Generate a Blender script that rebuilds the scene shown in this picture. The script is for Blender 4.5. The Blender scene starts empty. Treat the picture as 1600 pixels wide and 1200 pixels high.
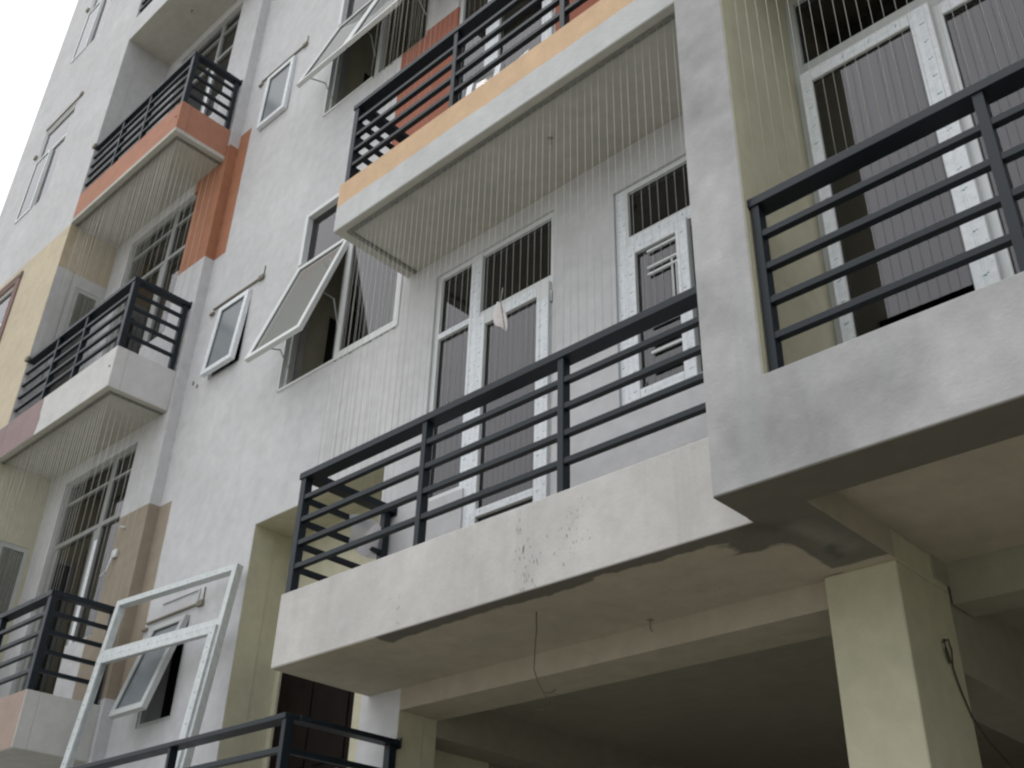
import bpy, bmesh, math, random
from mathutils import Vector, Matrix
random.seed(7)
sc = bpy.context.scene
col = sc.collection

# ------------------------------------------------------------------ camera
cam_d = bpy.data.cameras.new("camera"); cam = bpy.data.objects.new("camera", cam_d); col.objects.link(cam)
cam_d.sensor_width = 36.0; cam_d.lens = 36.0*1654.64/1600.0
cam_d.clip_start = 0.05; cam_d.clip_end = 3000
Mx = [[0.7282271528623065, 0.6847882616451373, 0.027390701836390086],
      [-0.3397952724726172, 0.39548113310089683, -0.853307591766586],
      [-0.5951675281132232, 0.6120945270742599, 0.5206879135205842]]
r_, d_, f_ = [Vector(v) for v in Mx]
cam.matrix_world = Matrix(((r_.x, -d_.x, -f_.x, 0.0), (r_.y, -d_.y, -f_.y, 0.0), (r_.z, -d_.z, -f_.z, 1.5), (0, 0, 0, 1)))
sc.camera = cam

# ------------------------------------------------------------------ world: overcast day
SUN_EL, SUN_ROT = math.radians(70), math.radians(218)
w = bpy.data.worlds.new("World"); sc.world = w; w.use_nodes = True
nt = w.node_tree; nt.nodes.clear()
out = nt.nodes.new('ShaderNodeOutputWorld'); bg = nt.nodes.new('ShaderNodeBackground')
sky = nt.nodes.new('ShaderNodeTexSky'); sky.sky_type = 'NISHITA'; sky.sun_disc = False
sky.sun_elevation = SUN_EL; sky.sun_rotation = SUN_ROT
tc = nt.nodes.new('ShaderNodeTexCoord'); sep = nt.nodes.new('ShaderNodeSeparateXYZ')
cl = nt.nodes.new('ShaderNodeTexNoise'); cl.inputs['Scale'].default_value = 2.2; cl.inputs['Detail'].default_value = 4
grad = nt.nodes.new('ShaderNodeMapRange')          # cloud layer: brighter towards the zenith
grad.inputs['From Min'].default_value = 0.0; grad.inputs['From Max'].default_value = 1.0
grad.inputs['To Min'].default_value = 6.6; grad.inputs['To Max'].default_value = 14.5
cm = nt.nodes.new('ShaderNodeMath'); cm.operation = 'MULTIPLY'
cr = nt.nodes.new('ShaderNodeMapRange'); cr.inputs['To Min'].default_value = 0.86; cr.inputs['To Max'].default_value = 1.12
tint = nt.nodes.new('ShaderNodeVectorMath'); tint.operation = 'SCALE'; tint.inputs[0].default_value = (0.99, 1.0, 1.012)
mix = nt.nodes.new('ShaderNodeMix'); mix.data_type = 'RGBA'; mix.inputs[0].default_value = 0.9
L = nt.links
L.new(tc.outputs['Generated'], sep.inputs[0]); L.new(sep.outputs['Z'], grad.inputs['Value'])
L.new(tc.outputs['Generated'], cl.inputs['Vector']); L.new(cl.outputs['Fac'], cr.inputs['Value'])
L.new(grad.outputs[0], cm.inputs[0]); L.new(cr.outputs[0], cm.inputs[1]); dot = nt.nodes.new('ShaderNodeVectorMath'); dot.operation = 'DOT_PRODUCT'; dot.inputs[1].default_value = (-0.64, -0.77, 0.0)
dr_ = nt.nodes.new('ShaderNodeMapRange'); dr_.inputs['From Min'].default_value = -1; dr_.inputs['From Max'].default_value = 1
dr_.inputs['To Min'].default_value = 0.62; dr_.inputs['To Max'].default_value = 1.25   # the veiled sun side of the clouds is brighter
cm2 = nt.nodes.new('ShaderNodeMath'); cm2.operation = 'MULTIPLY'
L.new(tc.outputs['Generated'], dot.inputs[0]); L.new(dot.outputs['Value'], dr_.inputs['Value'])
L.new(cm.outputs[0], cm2.inputs[0]); L.new(dr_.outputs[0], cm2.inputs[1]); L.new(cm2.outputs[0], tint.inputs['Scale'])
L.new(sky.outputs[0], mix.inputs[6]); L.new(tint.outputs[0], mix.inputs[7])
L.new(mix.outputs[2], bg.inputs['Color']); bg.inputs['Strength'].default_value = 0.1
L.new(bg.outputs[0], out.inputs['Surface'])

sun_d = bpy.data.lights.new("sun", 'SUN'); sun = bpy.data.objects.new("sun", sun_d); col.objects.link(sun)
sun_d.energy = 0.6; sun_d.angle = math.radians(30); sun_d.color = (1.0, 0.97, 0.92)
sdir = Vector((math.sin(SUN_ROT)*math.cos(SUN_EL), math.cos(SUN_ROT)*math.cos(SUN_EL), math.sin(SUN_EL)))
sun.rotation_euler = sdir.to_track_quat('Z', 'Y').to_euler()

sc.view_settings.view_transform = 'Standard'; sc.view_settings.look = 'None'
sc.view_settings.gamma = 1; sc.view_settings.exposure = 0.36; sc.view_settings.use_curve_mapping = False
sc.render.engine = 'CYCLES'
sc.cycles.filter_width = 2.3
sc.cycles.max_bounces = 10; sc.cycles.diffuse_bounces = 5; sc.cycles.transparent_max_bounces = 24

# ------------------------------------------------------------------ materials
def new_mat(name):
    m = bpy.data.materials.new(name); m.use_nodes = True
    n = m.node_tree; b = n.nodes['Principled BSDF']
    return m, n, b
def ramp(n, stops):
    r = n.nodes.new('ShaderNodeValToRGB'); e = r.color_ramp.elements
    e[0].position, e[0].color = stops[0][0], (*stops[0][1], 1)
    e[1].position, e[1].color = stops[-1][0], (*stops[-1][1], 1)
    for p, c in stops[1:-1]:
        x = e.new(p); x.color = (*c, 1)
    return r
def noise(n, scale, detail=5, rough=0.55, vec=None):
    t = n.nodes.new('ShaderNodeTexNoise'); t.inputs['Scale'].default_value = scale
    t.inputs['Detail'].default_value = detail; t.inputs['Roughness'].default_value = rough
    if vec: n.links.new(vec, t.inputs['Vector'])
    return t
def math_(n, op, a, b=None):
    m = n.nodes.new('ShaderNodeMath'); m.operation = op
    for i, v in ((0, a), (1, b)):
        if v is None: continue
        if isinstance(v, (int, float)): m.inputs[i].default_value = v
        else: n.links.new(v, m.inputs[i])
    return m.outputs[0]
def mixc(n, fac, a, b, mode='MIX'):
    m = n.nodes.new('ShaderNodeMix'); m.data_type = 'RGBA'; m.blend_type = mode
    for i, v in ((0, fac), (6, a), (7, b)):
        if isinstance(v, (int, float)): m.inputs[i].default_value = v
        elif isinstance(v, tuple): m.inputs[i].default_value = (*v, 1)
        else: n.links.new(v, m.inputs[i])
    return m.outputs[2]
def scaled(c, k): return tuple(x*k for x in c)

def plaster_color(n, vec, base, var=0.12, dirt=0.25, dirt_col=None):
    """mottled plaster: broad tone, fine grain, faint vertical run marks"""
    n1 = noise(n, 1.1, 6, 0.6, vec); n2 = noise(n, 9, 6, 0.6, vec)
    r1 = ramp(n, [(0.3, scaled(base, 1-var)), (0.7, scaled(base, 1+var*0.7))]); n.links.new(n1.outputs[0], r1.inputs[0])
    r2 = ramp(n, [(0.3, (0.9,)*3), (0.7, (1.05,)*3)]); n.links.new(n2.outputs[0], r2.inputs[0])
    c = mixc(n, 1.0, r1.outputs[0], r2.outputs[0], 'MULTIPLY')
    mp = n.nodes.new('ShaderNodeMapping'); mp.inputs['Scale'].default_value = (7, 7, 0.5); n.links.new(vec, mp.inputs[0])
    n3 = noise(n, 1.0, 4, 0.6, mp.outputs[0])
    r3 = ramp(n, [(0.54, (0, 0, 0)), (0.8, (1, 1, 1))]); n.links.new(n3.outputs[0], r3.inputs[0])
    c = mixc(n, math_(n, 'MULTIPLY', r3.outputs[0], dirt), c, dirt_col or scaled(base, 0.72))
    n4 = noise(n, 2.7, 8, 0.7, vec)
    r4 = ramp(n, [(0.5, (0, 0, 0)), (0.72, (1, 1, 1))]); n.links.new(n4.outputs[0], r4.inputs[0])
    return mixc(n, math_(n, 'MULTIPLY', r4.outputs[0], dirt*0.7), c, scaled(base, 0.8))
def plaster_bump(n, b, vec, strength=0.35):
    f = noise(n, 55, 6, 0.65, vec); g = noise(n, 3.5, 3, 0.5, vec)
    s = math_(n, 'ADD', f.outputs[0], math_(n, 'MULTIPLY', g.outputs[0], 1.6))
    bp = n.nodes.new('ShaderNodeBump'); bp.inputs['Strength'].default_value = strength; bp.inputs['Distance'].default_value = 0.01
    n.links.new(s, bp.inputs['Height']); n.links.new(bp.outputs[0], b.inputs['Normal'])
def geo_pos(n):
    g = n.nodes.new('ShaderNodeTexCoord'); return g.outputs['Object']
def plaster(name, base, var=0.12, dirt=0.25, bump=0.35, rough=0.9, dirt_col=None):
    m, n, b = new_mat(name); v = geo_pos(n)
    n.links.new(plaster_color(n, v, base, var, dirt, dirt_col), b.inputs['Base Color'])
    b.inputs['Roughness'].default_value = rough; plaster_bump(n, b, v, bump)
    return m
def plaster_zones(name, base, zones, bump=0.35, var=0.12, dirt=0.25):
    """zones: list of (colour, [(axis, lo, hi), ...], edge wobble) painted over the base; edges are hand-painted, uneven"""
    m, n, b = new_mat(name); v = geo_pos(n)
    c = plaster_color(n, v, base, var*0.75, dirt)
    sp = n.nodes.new('ShaderNodeSeparateXYZ'); n.links.new(v, sp.inputs[0])
    for zn in zones:
        colr, lims, wob = zn[:3]; sharp = zn[3] if len(zn) > 3 else 160
        wn = noise(n, 3.0, 7 if sharp > 100 else 5, 0.6, v); wv = math_(n, 'MULTIPLY', math_(n, 'SUBTRACT', wn.outputs[0], 0.5), wob)
        fac = None
        for ax, lo, hi in lims:
            p = math_(n, 'ADD', sp.outputs[ax], wv)
            for val, sgn in ((lo, 1), (hi, -1)):
                if val is None: continue
                t = math_(n, 'MULTIPLY', math_(n, 'SUBTRACT', p, val), sharp*sgn)
                cl_ = n.nodes.new('ShaderNodeClamp'); n.links.new(t, cl_.inputs[0])
                fac = cl_.outputs[0] if fac is None else math_(n, 'MULTIPLY', fac, cl_.outputs[0])
        c = mixc(n, fac, c, plaster_color(n, v, colr, 0.08, dirt*0.8))
    n.links.new(c, b.inputs['Base Color']); b.inputs['Roughness'].default_value = 0.9
    plaster_bump(n, b, v, bump)
    return m

WHITE = (0.545, 0.545, 0.562); GREYW = (0.46, 0.46, 0.455); CREAM = (0.49, 0.47, 0.35); SOFF = (0.39, 0.35, 0.28)
ORANGE = (0.36, 0.155, 0.085); TAN = (0.29, 0.245, 0.19); PEACH = (0.60, 0.42, 0.27); BROWN = (0.27, 0.20, 0.20)
SALMON = (0.32, 0.245, 0.21); RED = (0.34, 0.12, 0.075); BLOCKC = (0.53, 0.46, 0.34); CEMENT = (0.13, 0.12, 0.105)
M = {}
LV = 3.305
M['wall'] = plaster_zones('wall_paint', WHITE, [
    (RED, [(0, -5.75, None), (2, 6.9, 9.52)], 0.02),
    (SOFF, [(0, -5.0, None), (2, None, 3.277)], 0.0),
    (ORANGE, [(0, None, -8.44), (2, 8.47, 10.30)], 0.02),
    (TAN, [(0, None, -8.44), (2, 3.78, 5.58)], 0.02)], 0.22)
M['pier'] = plaster_zones('loggia_paint', WHITE, [
    (ORANGE, [(0, -9.3, None), (2, 8.47, 10.10)], 0.015),
    (TAN, [(0, -9.3, None), (2, 3.78, 5.58)], 0.015)], 0.5)
M['block'] = plaster_zones('block_front_paint', WHITE, [
    (BLOCKC, [(2, 7.03, 9.87)], 0.02), (BROWN, [(2, None, 7.03)], 0.02)], 0.5)
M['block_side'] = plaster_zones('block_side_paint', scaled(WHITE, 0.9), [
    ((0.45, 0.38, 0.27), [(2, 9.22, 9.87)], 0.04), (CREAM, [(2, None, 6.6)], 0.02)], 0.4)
M['cream'] = plaster('cream_plaster', CREAM, 0.07, 0.15, 0.25)
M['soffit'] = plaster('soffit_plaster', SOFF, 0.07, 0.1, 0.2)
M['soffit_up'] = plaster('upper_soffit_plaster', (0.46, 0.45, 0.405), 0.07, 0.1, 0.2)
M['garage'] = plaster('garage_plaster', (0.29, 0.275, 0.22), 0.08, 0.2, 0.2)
M['fascia_main'] = plaster('fascia_plaster', (0.50, 0.49, 0.48), 0.16, 0.6, 0.25, dirt_col=(0.33, 0.33, 0.31))
M['pillar'] = plaster('skim_coat_grey', (0.43, 0.43, 0.435), 0.40, 0.85, 0.3, dirt_col=(0.30, 0.31, 0.32))
M['fascia_peach'] = plaster_zones('peach_band_paint', (0.52, 0.53, 0.54), [(PEACH, [(2, 6.815, None)], 0.035)], 0.4)
M['fascia_orange'] = plaster_zones('orange_fascia', (0.48, 0.47, 0.44), [((0.40, 0.19, 0.125), [(2, 9.93, None)], 0.01)], 0.4)
M['fascia_white'] = plaster_zones('white_fascia', (0.55, 0.55, 0.55), [(BROWN, [(0, None, -10.2)], 0.22)], 0.4)
M['fascia_salmon'] = plaster_zones('salmon_fascia', (0.50, 0.50, 0.48), [(SALMON, [(1, None, 3.507), (0, None, -8.72)], 0.003)], 0.4)
M['fascia_plain'] = plaster('plain_fascia', WHITE, 0.1, 0.25, 0.4)
# bare concrete strip along the underside of the main slab
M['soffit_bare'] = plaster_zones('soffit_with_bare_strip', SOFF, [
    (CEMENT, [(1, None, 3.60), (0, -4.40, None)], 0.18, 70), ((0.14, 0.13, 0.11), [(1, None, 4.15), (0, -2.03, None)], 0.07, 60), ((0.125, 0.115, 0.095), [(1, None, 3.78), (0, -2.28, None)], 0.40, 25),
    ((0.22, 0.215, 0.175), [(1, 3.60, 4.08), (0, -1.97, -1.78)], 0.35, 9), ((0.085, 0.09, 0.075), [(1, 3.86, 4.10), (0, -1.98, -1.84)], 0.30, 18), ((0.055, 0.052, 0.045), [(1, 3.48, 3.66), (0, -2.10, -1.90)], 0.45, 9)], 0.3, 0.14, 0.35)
M['beam_bare'] = plaster_zones('beam_underside', (0.16, 0.15, 0.13), [
    ((0.30, 0.30, 0.24), [(1, 3.78, None)], 0.5), (SOFF, [(1, 4.02, None)], 0.06)], 0.5, 0.3, 0.8)
M['room'] = plaster('room_plaster', (0.62, 0.59, 0.47), 0.05, 0.1, 0.1)
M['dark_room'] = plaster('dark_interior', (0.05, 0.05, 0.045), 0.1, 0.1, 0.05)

def paint(name, base, rough, metal=0.0, var=0.25, sc_=14, bump=0.0):
    m, n, b = new_mat(name); v = geo_pos(n); t = noise(n, sc_, 5, 0.6, v)
    r = ramp(n, [(0.3, scaled(base, 1-var)), (0.7, scaled(base, 1+var))]); n.links.new(t.outputs[0], r.inputs[0])
    n.links.new(r.outputs[0], b.inputs['Base Color']); b.inputs['Metallic'].default_value = metal
    rr = n.nodes.new('ShaderNodeMapRange'); rr.inputs['To Min'].default_value = rough-0.1; rr.inputs['To Max'].default_value = rough+0.12
    n.links.new(t.outputs[0], rr.inputs['Value']); n.links.new(rr.outputs[0], b.inputs['Roughness'])
    if bump:
        bp = n.nodes.new('ShaderNodeBump'); bp.inputs['Strength'].default_value = bump; bp.inputs['Distance'].default_value = 0.004
        t2 = noise(n, sc_*4, 4, 0.6, v); n.links.new(t2.outputs[0], bp.inputs['Height']); n.links.new(bp.outputs[0], b.inputs['Normal'])
    return m
M['rail'] = paint('slate_blue_enamel', (0.007, 0.012, 0.018), 0.46, 0.0, 0.25, 12)
M['rail'].node_tree.nodes['Principled BSDF'].inputs['Specular IOR Level'].default_value = 0.3
M['rail_worn'] = paint('teal_grey_primer', (0.07, 0.11, 0.11), 0.5, 0.0, 0.4, 20)
M['upvc'] = paint('white_upvc', (0.60, 0.62, 0.63), 0.4, 0, 0.05, 6)
M['upvc_old'] = paint('grey_white_upvc', (0.42, 0.44, 0.44), 0.45, 0, 0.08, 6)
M['upvc_shaded'] = paint('shaded_frame', (0.24, 0.25, 0.24), 0.5, 0, 0.1, 6)  # uPVC colour darkened to carry the shade on the loggia frames
M['film'] = paint('protective_film', (0.68, 0.71, 0.75), 0.3, 0, 0.10, 30, 0.4)
M['film_dull'] = paint('greyer_film', (0.50, 0.53, 0.54), 0.45, 0, 0.14, 22, 0.3)  # greyer version of the protective film, for the leaning frame
M['print'] = paint('teal_print', (0.10, 0.24, 0.27), 0.5, 0, 0.2)
M['print_pale'] = paint('faded_print', (0.36, 0.47, 0.50), 0.5, 0, 0.2)
M['cable'] = paint('coated_steel_cable', (0.46, 0.46, 0.42), 0.4, 0.2, 0.1)
M['track'] = paint('aluminium_track', (0.20, 0.20, 0.18), 0.5, 0.3, 0.25, 40)
M['gasket'] = paint('black_gasket', (0.02, 0.025, 0.025), 0.6)
M['steel'] = paint('bare_steel', (0.45, 0.46, 0.46), 0.35, 0.7)
M['door'] = paint('dark_brown_wood', (0.008, 0.005, 0.004), 0.75, 0, 0.5, 6)
M['door'].node_tree.nodes['Principled BSDF'].inputs['Specular IOR Level'].default_value = 0.08
M['stain'] = paint('dark_stain', (0.20, 0.205, 0.18), 0.9, 0, 0.5, 60)
M['cement'] = plaster('rough_cement', (0.24, 0.22, 0.18), 0.3, 0.6, 0.8)
M['mauve_trim'] = plaster('mauve_trim', (0.20, 0.13, 0.12), 0.1, 0.1, 0.2)
M['wire'] = paint('black_wire', (0.03, 0.028, 0.02), 0.5)
M['rag'] = paint('white_cloth', (0.50, 0.47, 0.47), 0.9, 0, 0.12, 30, 0.5)
M['ground'] = plaster('concrete_ground', (0.35, 0.34, 0.29), 0.2, 0.4, 0.4)
for nm, c in (('yel', (0.55, 0.45, 0.03)), ('redp', (0.5, 0.03, 0.02)), ('grn', (0.25, 0.38, 0.04)), ('org', (0.55, 0.16, 0.02))):
    M[nm] = paint('paper_'+nm, c, 0.7)

def glass_mat(name, tintc, ior=1.75, opac=0.0, grey=(0.3, 0.3, 0.32), rough=0.015):
    m, n, b = new_mat(name); n.nodes.remove(b)
    o = n.nodes['Material Output']
    tr = n.nodes.new('ShaderNodeBsdfTransparent'); tr.inputs[0].default_value = (*tintc, 1)
    gl = n.nodes.new('ShaderNodeBsdfGlossy'); gl.inputs['Roughness'].default_value = rough
    gl.inputs[0].default_value = (0.88, 0.865, 0.88, 1)
    fr = n.nodes.new('ShaderNodeFresnel'); fr.inputs[0].default_value = ior
    v = geo_pos(n); t = noise(n, 1.3, 2, 0.5, v)
    bp = n.nodes.new('ShaderNodeBump'); bp.inputs['Strength'].default_value = 0.05; bp.inputs['Distance'].default_value = 0.02
    n.links.new(t.outputs[0], bp.inputs['Height']); n.links.new(bp.outputs[0], gl.inputs['Normal'])
    df = n.nodes.new('ShaderNodeBsdfDiffuse'); df.inputs[0].default_value = (*grey, 1)
    a = n.nodes.new('ShaderNodeMixShader'); a.inputs[0].default_value = opac
    n.links.new(tr.outputs[0], a.inputs[1]); n.links.new(df.outputs[0], a.inputs[2])
    mx = n.nodes.new('ShaderNodeMixShader'); n.links.new(fr.outputs[0], mx.inputs[0])
    n.links.new(a.outputs[0], mx.inputs[1]); n.links.new(gl.outputs[0], mx.inputs[2])
    n.links.new(mx.outputs[0], o.inputs['Surface'])
    return m
M['glass'] = glass_mat('window_glass', (0.5, 0.52, 0.53), 1.86)
M['glass_frost'] = glass_mat('frosted_glass', (0.5, 0.52, 0.53), 1.5, 0.9, (0.15, 0.175, 0.19), 0.3)
M['glass_clear'] = glass_mat('greyed_sash_glass', (0.8, 0.84, 0.82), 1.7, 0.42, (0.62, 0.64, 0.62), 0.05)  # diffuse grey mixed in to make the sash panes paler
M['plastic'] = glass_mat('translucent_plastic', (0.8, 0.82, 0.85), 1.3, 0.7, (0.50, 0.51, 0.54), 0.5)

# ------------------------------------------------------------------ mesh helpers
class MB:
    def __init__(s): s.v = []; s.f = []; s.mi = []
    def face(s, pts, mi=0):
        k = len(s.v); s.v += [tuple(p) for p in pts]; s.f.append(tuple(range(k, k+len(pts)))); s.mi.append(mi); return s
    def box(s, x0, x1, y0, y1, z0, z1, mi=0):
        if x0 > x1: x0, x1 = x1, x0
        if y0 > y1: y0, y1 = y1, y0
        if z0 > z1: z0, z1 = z1, z0
        k = len(s.v)
        s.v += [(x0,y0,z0),(x1,y0,z0),(x1,y1,z0),(x0,y1,z0),(x0,y0,z1),(x1,y0,z1),(x1,y1,z1),(x0,y1,z1)]
        for q in ((0,3,2,1),(4,5,6,7),(0,1,5,4),(1,2,6,5),(2,3,7,6),(3,0,4,7)):
            s.f.append(tuple(k+i for i in q)); s.mi.append(mi)
        return s
    def tube(s, pts, r, n=6, mi=0):
        pts = [Vector(p) for p in pts]; rings = []
        for i, p in enumerate(pts):
            d = (pts[min(i+1, len(pts)-1)]-pts[max(i-1, 0)]).normalized()
            a = d.orthogonal().normalized() if abs(d.z) > .99 else d.cross(Vector((0,0,1))).normalized()
            b = d.cross(a)
            k = len(s.v); rings.append(k)
            for j in range(n):
                t = 2*math.pi*j/n; s.v.append(tuple(p+a*r*math.cos(t)+b*r*math.sin(t)))
        for a, b in zip(rings, rings[1:]):
            for j in range(n):
                s.f.append((a+j, a+(j+1)%n, b+(j+1)%n, b+j)); s.mi.append(mi)
        s.f.append(tuple(rings[0]+j for j in range(n))[::-1]); s.mi.append(mi)
        s.f.append(tuple(rings[-1]+j for j in range(n))); s.mi.append(mi)
        return s
    def xf(s, mtx, start=0):
        for i in range(start, len(s.v)): s.v[i] = tuple(mtx @ Vector(s.v[i]))
        return s
    def build(s, name, mats, parent=None, bevel=0, smooth=False, weld=False):
        me = bpy.data.meshes.new(name); me.from_pydata(s.v, [], s.f)
        if not isinstance(mats, (list, tuple)): mats = [mats]
        for m in mats: me.materials.append(M[m])
        for p, mi in zip(me.polygons, s.mi): p.material_index = mi; p.use_smooth = smooth
        if weld:
            b_ = bmesh.new(); b_.from_mesh(me); bmesh.ops.remove_doubles(b_, verts=b_.verts, dist=1e-5); b_.to_mesh(me); b_.free()
        o = bpy.data.objects.new(name, me); col.objects.link(o)
        if parent: o.parent = parent
        if bevel:
            b = o.modifiers.new('bevel', 'BEVEL'); b.width = bevel; b.segments = 2; b.limit_method = 'ANGLE'
        return o
def box(name, mats, parent, x0, x1, y0, y1, z0, z1, bevel=0):
    return MB().box(x0, x1, y0, y1, z0, z1).build(name, mats, parent, bevel)
def thing(name, label, cat, group=None, loc=(0, 0, 0)):
    o = bpy.data.objects.new(name, None); col.objects.link(o); o.location = loc; o.empty_display_size = 0.2
    tag(o, label, cat, group); return o
def tag(o, label, cat, group=None):
    o['label'] = label; o['category'] = cat
    if group: o['group'] = group
    return o
def copy_tree(o, parent=None, dz=0.0):
    c = o.copy(); col.objects.link(c); c.parent = parent
    if dz: c.location = (c.location.x, c.location.y, c.location.z+dz)
    for ch in list(o.children): copy_tree(ch, c)
    return c

def wall(name, mats, parent, axis, pos, u0, u1, z0, z1, holes, th, cuts=(), bevel=0):
    """wall in plane Y=pos (axis 'x': u is X, thickness towards +Y) or X=pos (axis 'y': u is Y, thickness towards -X), with real openings"""
    us = sorted(set([u0, u1]+[h[0] for h in holes]+[h[1] for h in holes])); us = [u for u in us if u0 <= u <= u1]
    zs = sorted(set([z0, z1]+[h[2] for h in holes]+[h[3] for h in holes])); zs = [z for z in zs if z0 <= z <= z1]
    def solid(i, j):
        if i < 0 or j < 0 or i >= len(us)-1 or j >= len(zs)-1: return False
        cu, cz = (us[i]+us[i+1])/2, (zs[j]+zs[j+1])/2
        return not any(h[0] < cu < h[1] and h[2] < cz < h[3] for h in holes)
    P = (lambda u, d, z: (u, pos+d, z)) if axis == 'x' else (lambda u, d, z: (pos-d, u, z))
    m = MB(); idx = {}
    def V(u, d, z):
        k = (u, d, z)
        if k not in idx: idx[k] = len(m.v); m.v.append(P(u, d, z))
        return idx[k]
    def F(a, flip=False):
        m.f.append(tuple(a[::-1]) if flip else tuple(a)); m.mi.append(0)
    fl = axis == 'y'
    for i in range(len(us)-1):
        for j in range(len(zs)-1):
            if not solid(i, j): continue
            a, b, c, d = us[i], us[i+1], zs[j], zs[j+1]
            F([V(a,0,c), V(b,0,c), V(b,0,d), V(a,0,d)]); F([V(a,th,c), V(a,th,d), V(b,th,d), V(b,th,c)])
            if not solid(i-1, j): F([V(a,0,c), V(a,0,d), V(a,th,d), V(a,th,c)])
            if not solid(i+1, j): F([V(b,0,c), V(b,th,c), V(b,th,d), V(b,0,d)])
            if not solid(i, j-1): F([V(a,0,c), V(a,th,c), V(b,th,c), V(b,0,c)])
            if not solid(i, j+1): F([V(a,0,d), V(b,0,d), V(b,th,d), V(a,th,d)])
    return m.build(name, mats, parent, bevel)

# ------------------------------------------------------------------ setting
g = MB(); g.box(-900, 900, -900, 900, -0.5, 0.0)
ground = g.build('ground', 'ground'); ground['kind'] = 'structure'

B = thing('apartment_building', 'five storey grey white apartment building with coloured balconies and open garage below', 'building', loc=(0, 0, 0))
P, PR_, W, WP, WR = 3.5, 3.2, 4.25, 4.14, 3.92
TOP = 19.8

# ------------------------------------------------------------------ walls
holes = [(-6.96, -5.376, 2.1, 4.92), (-5.0, -2.10, 0.0, 3.14)]
for k in range(4):
    holes.append((-6.95, -5.40, 6.16+LV*k, 8.13+LV*k))
for k in range(5):
    holes.append((-8.25, -7.72, 3.49+LV*k, 4.33+LV*k))
    holes += [(-4.97, -4.55, 4.49+LV*k, 6.41+LV*k), (-4.55, -3.78, 3.74+LV*k, 6.41+LV*k), (-3.256, -2.60, 4.59+LV*k, 6.24+LV*k)]
main_wall = wall('wall', 'wall', B, 'x', W, -8.66, -2.02, 0.0, TOP, holes, 0.2)
box('beam', 'soffit', B, -5.0, -2.08, W+0.201, W+0.33, 3.14, 3.60)

ph = []
for k in range(5):
    ph += [(-10.70, -9.70, 3.75+LV*k, 6.41+LV*k), (-9.70, -9.20, 4.43+LV*k, 6.41+LV*k)]
wall('wall', 'pier', B, 'x', WP, -11.1, -8.66, 0.0, TOP, ph, 0.22)

bh = []
for k in range(-1, 4):
    bh.append((-13.42, -12.46, 11.13+LV*(k-0) - 3.305, 12.92+LV*(k-0) - 3.305))
wall('wall', 'block', B, 'x', P, -14.33, -11.1, 0.0, TOP, bh, 0.18)
wall('wall', 'block_side', B, 'y', -11.1, P+0.18, WP, 0.0, TOP, [(3.78, 4.10, 3.75+LV*k, 5.75+LV*k) for k in range(2)], 0.15)
box('wall', 'block_side', B, -11.0995, -11.0962, P+0.003, P+0.181, 0.0, TOP)
box('wall', 'block', B, -14.33, -14.15, P+0.18, 12.0, 0.0, TOP)
box('roof', 'fascia_plain', B, -14.45, 3.2, P-0.1, 12.1, TOP, TOP+0.25)
box('wall', 'block_side', B, -14.15, 3.0, 11.8, 12.0, 0.0, TOP)

# stair recess behind the opening at the foot of the main wall
wall('wall', 'cream', B, 'y', -6.962, W+0.2, 5.3, 0.0, 5.0, [], 0.12)
recess_back = wall('wall', 'cream', B, 'x', 4.64, -6.96, -5.376, 0.0, 5.0, [(-6.90, -5.95, 2.1, 3.90)], 0.12)
box('ceiling', 'cream', B, -7.1, -5.3, W+0.201, 5.3, 4.921, 5.03)
box('wall', 'cream', B, -5.374, -5.26, W+0.201, 5.3, 0.0, 4.92)
# reveals of the opening painted cream (2 mm skins)
MB().box(-6.96, -6.957, W+0.004, W+0.2, 2.1, 4.92).box(-6.957, -5.378, W+0.004, W+0.2, 4.916, 4.919).build('reveal', 'cream', B)
dr = box('door', 'door', B, -6.90, -5.95, 4.66, 4.70, 2.1, 3.90)
MB().box(-6.82, -6.47, 4.650, 4.66, 2.3, 2.9).box(-6.38, -6.03, 4.650, 4.66, 2.3, 2.9).box(-6.82, -6.47, 4.650, 4.66, 3.05, 3.8).box(-6.38, -6.03, 4.650, 4.66, 3.05, 3.8).build('panel', 'door', dr, 0.004)
MB().tube([(-6.03, 4.63, 2.98), (-6.14, 4.63, 2.98)], 0.008).build('handle', 'steel', dr)

MB().box(-4.999, -4.996, W+0.003, W+0.2, 0.0, 3.139).build('reveal', 'cream', B)
# party pier between main flat and right flat
pl = MB(); prof = [(-2.015, 3.275), (3.0, 3.275), (3.0, 3.722), (-1.745, 3.722), (-1.745, TOP), (-2.015, TOP)]
k0 = len(pl.v); pl.v += [(x, PR_, z) for x, z in prof]+[(x, PR_+0.2505, z) for x, z in prof]
pl.f += [tuple(range(6)), tuple(range(11, 5, -1))]+[(i, i+6, (i+1) % 6+6, (i+1) % 6) for i in range(6)]; pl.mi += [0]*8
pl.build('pillar', 'pillar', B, 0.005)
box('wall', 'fascia_plain', B, -2.0148, -1.7452, PR_+0.251, W+0.2, 3.65, TOP)
MB().box(-1.7445, -1.7415, PR_+0.004, WR, 3.72, TOP).build('reveal', 'cream', B)
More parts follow.
